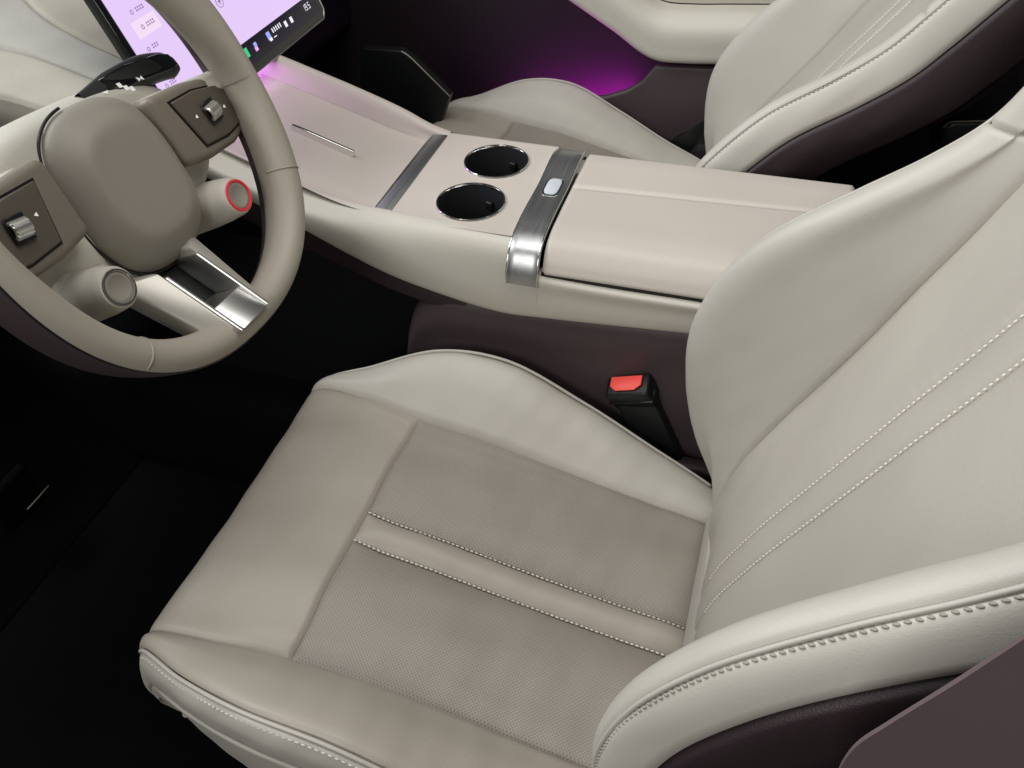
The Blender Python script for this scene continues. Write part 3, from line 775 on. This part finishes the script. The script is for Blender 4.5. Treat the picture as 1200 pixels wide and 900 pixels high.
RAMPS = []
for sg in (1, -1):
    K = lambda a, b: (-.001 + sg * a, b)
    def Q(pts, h): return [W(*K(a, b), h) for a, b in pts]
    fr = [(.058, .022), (.105, .020), (.155, .012), (.162, -.012), (.155, -.038), (.128, -.046), (.093, -.046), (.060, -.040)]
    prism('spoke', Q(fr, -.052), Wn, .030, 'podframe' if sg < 0 else 'podframe', SW, bev=.007, seg=4)
    tq = [(.058, .010), (.160, -.004), (.160, .016), (.058, .024)]
    RAMPS.append([W(*K(a, b), -.078) for a, b in tq] + [W(*K(a, b), h) for (a, b), h in zip(tq, (-.0425, -.010, -.016, -.0465))])
    plt = [(.078, .010), (.108, .010), (.142, .004), (.155, -.012), (.146, -.032), (.120, -.036), (.090, -.034)]
    pp = prism('button_pod', Q(plt, -.0225), Wn, .0035, 'pod', SW, bev=.0016, seg=3)
    gp = [(a * 1.0 + (a - .117) * .05, b + (b + .012) * .08) for a, b in plt]
    prism('pod_gap', Q(gp, -.0228), Wn, .0012, 'black', SW, bev=0, smooth=False)
    rc = A(.113, -.012)
    # roller: ribbed barrel lying across the pod
    e1 = Wr * math.cos(.12) + Wu * math.sin(.12) * sg; e2 = np.cross(Wn, e1)
    cR = W(*K(*rc), -.0175)
    prism('roller_slot', [cR + e1 * x + e2 * y for x, y in ((-.0083, -.0100), (.0083, -.0100), (.0083, .0100), (-.0083, .0100))], Wn, .0016, 'black', pp, bev=.0006, seg=1)
    an_ = np.linspace(0, 2 * math.pi, 97); rows = []
    for (x, rr_) in ((-.0075, .005), (-.0071, .0062), (-.0064, .0069), (.0064, .0069), (.0071, .0062), (.0075, .005)):
        rb_ = rr_ * (1 + (.06 * np.sign(np.sin(an_ * 14))) * (abs(x) < .0067))
        rows.append(cR + e1 * x + np.multiply.outer(np.cos(an_) * rb_, e2) * 1.05 + np.multiply.outer(np.sin(an_) * rb_, Wn))
    gridobj('roller', np.array(rows), 'satin', pp, smooth=False)
    for sx in (-1, 1):
        p = W(*K(rc[0] + sx * .0185, rc[1] - sx * .0022), -.0188)
        prism('icon', [p + e1 * x + e2 * y for x, y in ((-.0016, -.0002), (.0013, .0016), (.0013, -.0016))], Wn, .0004, 'white', pp, bev=0, smooth=False)
    # round mode button on a stub below the spoke
    bc_ = A(.080, -.082)
    o = W(*K(*bc_), 0)
    stb = lathe('mode_button', o, Wn, [(.022, -.085), (.021, -.05), (.0195, -.030), (.0178, -.018), (.0170, -.0135), (.0158, -.0112), (.0130, -.0108)], 'shell', SW)
    lathe('ring', o, Wn, [(.0146, -.0118), (.0146, -.0100), (.0142, -.0094), (.0128, -.0094), (.0124, -.0100), (.0124, -.012)], 'chrome' if sg < 0 else 'redring', stb)
    lathe('cap', o, Wn, [(.0124, -.0112), (.0112, -.0104), (.0095, -.0104), (.0088, -.0110), (1e-4, -.0112)], 'hub', stb)
    prism('stub_root', [W(*K(a, b), -.070) for a, b in ((.02, -.05), (.094, -.05), (.098, -.078), (.072, -.092), (.02, -.096))], Wn, .021, 'shell', SW, bev=.012, seg=4)

# lower spoke: a metal channel from hub to rim
ls = lambda a, b, h: W(a, b, h)


def quadbar(name, pts, m, par, bev=.001):
    """hexahedron from 8 points (4 low, 4 high)"""
    import bmesh
    bm = bmesh.new(); v = [bm.verts.new(p) for p in pts]
    for f in ((0, 3, 2, 1), (4, 5, 6, 7), (0, 1, 5, 4), (1, 2, 6, 5), (2, 3, 7, 6), (3, 0, 4, 7)): bm.faces.new([v[i] for i in f])
    bmesh.ops.recalc_face_normals(bm, faces=bm.faces[:])
    if bev: bmesh.ops.bevel(bm, geom=bm.edges[:], offset=bev, segments=2 if bev < .004 else 5, affect='EDGES', profile=.5, clamp_overlap=True)
    bm.verts.index_update(); V = np.array([x.co[:] for x in bm.verts]); F = [[x.index for x in f.verts] for f in bm.faces]; bm.free()
    o = obj(name, V, F, m, par, smooth=True)
    try: o.data.set_sharp_from_angle(angle=rad(35))
    except Exception: pass
    return o


def bar(a0, b0, a1, b1, w0, w1, hl0, hl1, hh0, hh1, m, nm, bev=.001, par=SW):
    return quadbar(nm, [ls(a0 - w0, b0, hl0), ls(a0 + w0, b0, hl0), ls(a1 + w1, b1, hl1), ls(a1 - w1, b1, hl1),
                        ls(a0 - w0, b0, hh0), ls(a0 + w0, b0, hh0), ls(a1 + w1, b1, hh1), ls(a1 - w1, b1, hh1)], m, par, bev)


for q_ in RAMPS: quadbar('spoke_top', q_, 'shell', SW, .006)
bar(-.033, -.100, -.034, -.161, .0019, .0019, -.062, -.012, -.018, .0255, 'satin', 'channel_wall')
bar(.008, -.100, .0055, -.160, .0019, .0019, -.062, -.012, -.018, .0255, 'satin', 'channel_wall')
bar(-.0125, -.088, -.014, -.144, .0190, .0180, -.066, -.040, -.060, -.020, 'black', 'channel_floor')
bar(-.014, -.138, -.014, -.1608, .0180, .0180, -.040, -.012, .005, .0250, 'satin', 'channel_end')
for sg in (-1, 1):
    o_ = -.0135
    quadbar('spoke_flank', [ls(o_ + sg * .052, -.086, -.058), ls(o_ + sg * .0215, -.090, -.062), ls(o_ + sg * .0215, -.160, -.012), ls(o_ + sg * .036, -.152, -.020),
                            ls(o_ + sg * .046, -.088, -.040), ls(o_ + sg * .0215, -.094, -.022), ls(o_ + sg * .0215, -.159, .0215), ls(o_ + sg * .036, -.152, .004)], 'spokepaint', SW, .002)

# ------------------------------------------------------------------ steering column and gear stalk
SC = empty('steering_column', tuple(WC - Wn * .25), 'dark steering column shroud behind the steering wheel with a gear stalk', 'steering column')
colc = WC - Wn * .05 - Wu * .02
lathe('shroud', colc, -Wn, [(.03, .05), (.052, .055), (.058, .075), (.062, .16), (.066, .30), (.03, .31)], 'black', SC, ref=A(0, 1, 0))
# stalk: tapered paddle reaching right past the hub
pts = [UP(px, py, (.600, 0, .79), (1, 0, .0)) for px, py in ((92, 121), (112, 110), (136, 97), (162, 85), (186, 78), (203, 76))]
pc = curve(pts, 40)
rows = []
ku = np.linspace(0, 1, 40)
for i, q in enumerate(pc):
    wv = np.interp(ku[i], [0, .3, .7, .93, 1], [.0050, .0110, .0135, .0128, .008]); tv = np.interp(ku[i], [0, .7, 1], [.009, .008, .005])
    d1 = np.gradient(pc, axis=0)[i]; d1 /= np.linalg.norm(d1); fz = A(-.70, 0, .71); fz -= d1 * (fz @ d1); fz /= np.linalg.norm(fz); sx = np.cross(d1, fz)
    aa = np.linspace(0, 2 * math.pi, 33); n_ = 3.2
    c, s = np.cos(aa), np.sin(aa)
    rows.append(q + np.multiply.outer(np.sign(c) * np.abs(c) ** (2 / n_) * wv, sx) + np.multiply.outer(np.sign(s) * np.abs(s) ** (2 / n_) * tv, fz))
rows.append(np.tile(pc[-1], (33, 1)))
stalk = gridobj('gear_stalk', np.array(rows), 'stalk', SC)
d1 = pc[-1] - pc[10]; d1 /= np.linalg.norm(d1); fz = A(-.70, 0, .71); fz -= d1 * (fz @ d1); fz /= np.linalg.norm(fz); sx = np.cross(d1, fz)
fp = []
for t_, wv in ((.22, .0095), (.5, .0108), (.86, .0102), (.95, .006)): fp.append(pc[int(t_ * 39)] + sx * wv + fz * .0072)
for t_, wv in ((.95, -.006), (.86, -.0075), (.5, -.0070), (.22, -.0055)): fp.append(pc[int(t_ * 39)] + sx * wv + fz * .0072)
prism('face_plate', fp, fz, .0016, 'gloss', stalk, bev=.0005, seg=1)
for (px, py, kd) in ((124, 108, 0), (140, 100, 1), (148, 103, 1), (155, 104, 1), (164, 92, 2)):
    o = UP(px, py, pc[18] + fz * .0092, fz)
    sz = .0022
    if kd == 0: pg = [(-1.6, -.4), (1.6, -.4), (0, .8)]
    elif kd == 1: pg = [(-1, -1), (1, -1), (1, 1), (-1, 1)]
    else: pg = [(-1.5, -1), (0, 0), (1.5, -1), (1.5, 1), (0, .2), (-1.5, 1)]
    prism('icon', [o + d1 * x * sz + sx * y * sz for x, y in pg], fz, .0003, 'white', stalk, bev=0, smooth=False)

# ------------------------------------------------------------------ display
bl, br = A(.672, .110, .668), A(.672, -.250, .668)
sr_ = A(0, -1, 0); su = A(math.sin(rad(20)), 0, math.cos(rad(20))); sn = np.cross(sr_, su); sn = sn if sn[0] < 0 else -sn
SCN = empty('display_screen', tuple(bl + sr_ * .18), 'large central touchscreen glowing lavender behind the steering wheel', 'display')
SWD, SHT = .360, .215
sp_ = lambda a, b, h=0: bl + sr_ * a + su * b + sn * h
rr_ = [(.006, 0), (SWD - .010, 0), (SWD, .010), (SWD, SHT), (0, SHT), (0, .006)]
prism('screen_body', [sp_(a, b, -.014) for a, b in rr_], sn, .0125, 'black', SCN, bev=.002, seg=2)
prism('bezel', [sp_(a, b, -.0015) for a, b in rr_], sn, .0015, 'gloss', SCN, bev=.0004, seg=1)
an4 = [sp_(a, b, .0002) for a, b in [(0, .006), (.006, 0), (SWD - .010, 0), (SWD, .010), (SWD, .16)]]
tube('metal_edge', np.array(an4), .0009, 'satin', SCN, 6)


def scr(nm, a0, a1, b0, b1, m, h=.0006, par=None):
    return obj(nm, [sp_(a0, b0, h), sp_(a1, b0, h), sp_(a1, b1, h), sp_(a0, b1, h)], [(0, 1, 2, 3)], m, par or SCN, smooth=False)


img = scr('screen_image', .008, SWD - .008, .036, SHT - .008, 'scr')
barp = scr('screen_dock', .008, SWD - .008, .010, .0355, 'scr_blk')


def scrpix(nm, px, py, ha, hb, m, par, h=.0012):
    o = UP(px, py, bl + sn * h, sn); a = (o - bl) @ sr_; b = (o - bl) @ su
    return scr(nm, a - ha, a + ha, b - hb, b + hb, m, h, par)


scrpix('menu_card', 172, 29, .020, .0085, 'scr_hi', img, .0009)
rg = np.random.default_rng(4)
for (px, py, n_, ) in ((160, 11, 4), (173, 28, 4), (180, 54, 3), (201, 97, 3)):
    o = UP(px, py, bl + sn * .0012, sn); a = (o - bl) @ sr_; b = (o - bl) @ su
    for k in range(n_):     # little two-stroke glyphs of the menu entries
        x = a - .002 + k * .0036
        scr('menu_text', x, x + .0026, b + .0012, b + .0021, 'scr_txt', .0013, img); scr('menu_text', x, x + .0026, b - .0016, b - .0007, 'scr_txt', .0013, img)
        scr('menu_text', x + .001, x + .0017, b - .002, b + .0026, 'scr_txt', .00125, img)
    q = np.linspace(0, 2 * math.pi, 17); x = a - .0085
    tube('menu_icon', np.array([sp_(x + .0017 * math.cos(v), b + .0022 * math.sin(v), .0013) for v in q]), .0004, 'scr_txt', img, 5)
# round status icon near the top
o = UP(257, 2, bl + sn * .0012, sn); a = (o - bl) @ sr_; b = (o - bl) @ su; q = np.linspace(0, 2 * math.pi, 33)
tube('status_icon', np.array([sp_(a + .0062 * math.cos(v), b + .0062 * math.sin(v), .0013) for v in q]), .0004, 'scr_txt', img, 5)
scr('status_icon', a - .003, a + .003, b - .0002, b + .0012, 'scr_txt', .0013, img)
scr('status_icon', a - .0008, a + .0008, b - .003, b + .003, 'scr_txt', .00125, img)
dk_ = barp
scrpix('dock_icon', 289, 62, .0042, .0055, 'scr_grn', dk_)
scrpix('dock_icon', 299, 52, .0032, .0024, 'scr_blu', dk_); scrpix('dock_icon', 301, 57, .0032, .0024, 'scr_pnk', dk_)
scrpix('dock_icon', 315, 42, .0040, .0048, 'scr_blu', dk_); scrpix('dock_icon', 318, 46, .0030, .0018, 'scr_wht', dk_, .0016)
for k in range(5): scrpix('dock_text', 319.5 + k * 2.2, 35.8 - k * 1.7, .0011, .0028, 'scr_wht', dk_)
scrpix('dock_text', 323, 42.5, .0035, .0006, 'scr_wht', dk_)
scrpix('dock_icon', 335, 28, .0030, .0036, 'scr_wht', dk_); scrpix('dock_icon', 341.5, 23, .0030, .0036, 'scr_wht', dk_)
# temperature digits 19.5 as seven-segment strokes
o = UP(359, 8.0, bl + sn * .0012, sn); a0 = (o - bl) @ sr_; b0 = (o - bl) @ su
SEG = {'1': 'bc', '9': 'abcdfg', '5': 'acdfg'}
gx = a0 - .0085
for ch in '19.5':
    W_, H_ = .0040, .0080; k = .0009
    if ch == '.': scr('digit', gx + .0001, gx + .0011, b0 - H_ / 2, b0 - H_ / 2 + .001, 'scr_wht', .0014, dk_); gx += .0022; continue
    R_ = dict(a=(0, W_, H_ - k, H_), g=(0, W_, H_ / 2 - k / 2, H_ / 2 + k / 2), d=(0, W_, 0, k), f=(0, k, H_ / 2, H_), e=(0, k, 0, H_ / 2), b=(W_ - k, W_, H_ / 2, H_), c=(W_ - k, W_, 0, H_ / 2))
    for i_, s_ in enumerate(SEG[ch]):
        x0, x1, y0, y1 = R_[s_]; scr('digit', gx + x0, gx + x1, b0 - H_ / 2 + y0, b0 - H_ / 2 + y1, 'scr_wht', .0014 + i_ * .00001, dk_)
    gx += W_ + .0014

tube('ambient_strip', np.array([(.706, .09, .668), (.706, 0, .668), (.706, -.10, .668)]), .004, 'violet', SCN, 8)
# ------------------------------------------------------------------ dashboard
DA = empty('dashboard', (.95, .2, .5), 'pale leather and suede dashboard beyond the steering wheel', 'dashboard')
p0, pn = A(.80, 0, .75), A(-.62, 0, .78)


def dp(px, py, off=0.0): return UP(px, py, p0 + pn * off, pn)


# edge curves running from outboard (left, off frame) towards the screen
eA = [dp(-140, -95), dp(-60, -50), dp(20, -8), dp(48, 18), dp(95, 46), dp(147, 71), dp(215, 105)]
eB = [dp(-140, 40), dp(-60, 47), dp(0, 57), dp(35, 66), dp(75, 80), dp(113, 94), dp(190, 122)]
eC = [dp(-140, 92), dp(-60, 103), dp(0, 117), dp(20, 122), dp(45, 130), dp(95, 145), dp(170, 175)]
eT = [dp(-140, -330), dp(-40, -300), dp(60, -260), dp(110, -220), dp(170, -160), dp(230, -100), dp(290, -30)]
for nm, e0, e1, m, pf in (('dash_top', eT, eA, 'dash', .004), ('dash_suede_band', eA, eB, 'dashfab', .002), ('dash_lower_pad', eB, eC, 'dash', .006)):
    mid1 = [a * .67 + b * .33 for a, b in zip(e0, e1)]; mid2 = [a * .33 + b * .67 for a, b in zip(e0, e1)]
    n_ = Net([e0, mid1, mid2, e1]); g, uv = n_.panel(0, 3, 0, 6, (-.6, 0, .8), 'ns', depth=.005, rr=.006, puff=pf); gridobj(nm, g, m, DA, uv)
# underside return of the pad and the dark knee panel below
rows = [eC, [q + A(.004, 0, -.012) for q in eC], [q + A(.06, 0, -.03) for q in eC]]
gridobj('pad_return', Net(rows).G, 'dash', DA)
prism('knee_panel', [(.86, .62, .70), (.90, .62, .60), (1.02, .62, .40), (1.10, .62, .40), (1.10, .62, .76)], (0, -1, 0), 1.36, 'black', DA, bev=.012)
box('glove_box', (.99, -.45, .60), (.10, .30, .14), 'black', DA, bev=.03)
box('dash_body', (1.02, -.05, .80), (.14, .72, .07), 'black', DA, bev=.03)

# ------------------------------------------------------------------ pedals
PD = empty('brake_pedal', (1.05, .30, .12), 'dark brake pedal deep in the driver footwell with a thin bright edge', 'pedal')
pc_ = U(44, 575, 0, 1.02)
box('pedal_pad', pc_ + A(.012, .03, .01), (.008, .040, .04), 'carpet', PD, bev=.005)
d_ = U(57, 570, 0, 1.02) - U(32, 597, 0, 1.02)
tube('metal_edge', np.array([U(57, 569, 0, 1.004), U(45, 583, 0, 1.004), U(32, 597, 0, 1.004)]), .0012, 'podframe', PD, 6)
tube('pedal_arm', np.array([pc_ + A(.02, .03, .02), pc_ + A(.08, .03, .16), pc_ + A(.10, .03, .34)]), .009, 'carpet', PD, 8)

# ------------------------------------------------------------------ passenger door
DR = empty('passenger_door', (.2, -.75, .1), 'passenger door with beige armrest above a dark recess lit magenta', 'car door')
prism('door_recess', [(-1.2, -.76, .1), (1.2, -.76, .1), (1.2, -.73, .9), (-1.2, -.73, .9)], (0, 1, 0), .02, 'recess', DR, bev=0)
yb = -.650
lo = [U(630, -20, 1, yb), U(660, 0, 1, yb), U(715, 38, 1, yb), U(770, 75, 1, yb), U(800, 78, 1, yb), U(840, 79, 1, yb), U(960, 82, 1, yb)]
rows = [[p + A(0, -.085, .012) for p in lo], [p + A(0, -.02, .0) for p in lo], [p + A(0, -.001, .006) for p in lo], [p + A(0, .004, .03) for p in lo],
        [p + A(0, .0, .068) for p in lo], [p + A(.0, -.012, .080) for p in lo], [p + A(0, -.06, .085) for p in lo]]
gridobj('door_armrest', Net(rows).G, 'cside', DR)
rows2 = [[p + A(0, -.06, .087) for p in lo], [p + A(0, -.055, .10) for p in lo], [p + A(0, -.055, .2) for p in lo], [p + A(0, -.07, .3) for p in lo]]
gridobj('door_upper_trim', Net(rows2).G, 'cside', DR)
tube('armrest_seam', np.array([p + A(0, .0022, .052) for p in lo]), .0012, 'thread2', DR, 6)
yp = -.665
pk = [U(768, 77, 1, yp), U(752, 96, 1, yp), U(735, 106, 1, yp), U(712, 113, 1, yp), U(690, 116, 1, yp), U(640, 130, 1, yp), U(560, 160, 1, yp), U(560, 330, 1, yp), U(900, 330, 1, yp), U(980, 80, 1, yp), U(840, 80, 1, yp)]
prism('door_pocket', pk, (0, -1, 0), .016, 'plumhard', DR, bev=.006)
ls_ = [U(738, 108, 1, yp - .026), U(725, 113, 1, yp - .026), U(712, 117, 1, yp - .026), U(680, 122, 1, yp - .026), U(600, 140, 1, yp - .026)]
amb = tube('ambient_strip', curve(ls_, 20) + A(0, 0, -.022), .0035, 'magenta', DR, 8)

# dark flap with a pale edge in the passenger footwell
ya = -.47
q = [U(423, 57, 1, ya), U(470, 60, 1, ya), U(484, 70, 1, ya), U(527, 113, 1, ya), U(500, 190, 1, ya), U(423, 190, 1, ya)]
FP = empty('footwell_panel', tuple(q[4] - A(0, 0, .05)), 'dark flat panel with a pale slanted edge in the passenger footwell', 'panel')
prism('panel_face', q, (0, -1, 0), .02, 'black', FP, bev=.002)
tube('pale_edge', np.array([U(470, 60, 1, ya), U(477, 64, 1, ya), U(484, 70, 1, ya), U(527, 113, 1, ya)]), .0012, 'thread2', FP, 6)

# dark rear-footwell things seen past the driver backrest
RB = box('rear_bench', (-.75, 0, .22), (.28, .68, .20), 'plum', None, bev=.06, seg=5); tag(RB, 'dark rear bench in the shadow behind the front seats', 'rear bench')
yq = -.30
a = U(1112, 143, 1, yq); b = U(1200, 140, 1, yq)
RV = empty('rear_air_vent', (a[0] - .03, -.30, .3), 'black box with a faint rounded rim in the gap behind the passenger seat', 'air vent')
poly = [U(1098, 175, 1, yq), U(1106, 150, 1, yq), U(1116, 143, 1, yq), U(1210, 141, 1, yq), U(1230, 260, 1, yq), U(1098, 260, 1, yq)]
prism('vent_box', poly, (0, -1, 0), .16, 'black', RV, bev=.006)
tube('vent_rim', np.array([U(1106, 150, 1, yq), U(1110, 145, 1, yq), U(1116, 142.5, 1, yq), U(1160, 141.5, 1, yq), U(1210, 140, 1, yq)]), .0012, 'podframe', RV, 6)
# folded belt webbing low beside the passenger backrest
bw = U(818, 158, 1, -.585)
V = []; F = []
for k_, (ox, oz, wv) in enumerate(((0, 0, .024), (-.012, .010, .020), (.010, -.016, .022))):
    pth = curve([bw + A(.050 + ox, -.020, -.050 + oz), bw + A(.018 + ox, -.002 - .006 * k_, -.022 + oz), bw + A(-.012 + ox, -.010, .004 + oz), bw + A(-.05 + ox, -.030 + .006 * k_, .012 + oz)], 18)
    wd = A(.25, .25 - .3 * k_, .93); wd /= np.linalg.norm(wd)
    t__ = np.gradient(pth, axis=0); t__ /= np.linalg.norm(t__, axis=1, keepdims=True); nn_ = np.cross(t__, wd); o_ = len(V)
    for q_, n_ in zip(pth, nn_): V += [q_ - wd * wv + n_ * .0012, q_ + wd * wv + n_ * .0012, q_ + wd * wv - n_ * .0012, q_ - wd * wv - n_ * .0012]
    for i in range(17):
        for c4 in range(4): F.append((o_ + i * 4 + c4, o_ + i * 4 + (c4 + 1) % 4, o_ + i * 4 + 4 + (c4 + 1) % 4, o_ + i * 4 + 4 + c4))
bt = obj('belt_webbing', V, F, 'black', None, smooth=False)
tag(bt, 'crumpled black belt webbing beside the far edge of the passenger backrest', 'seat belt')
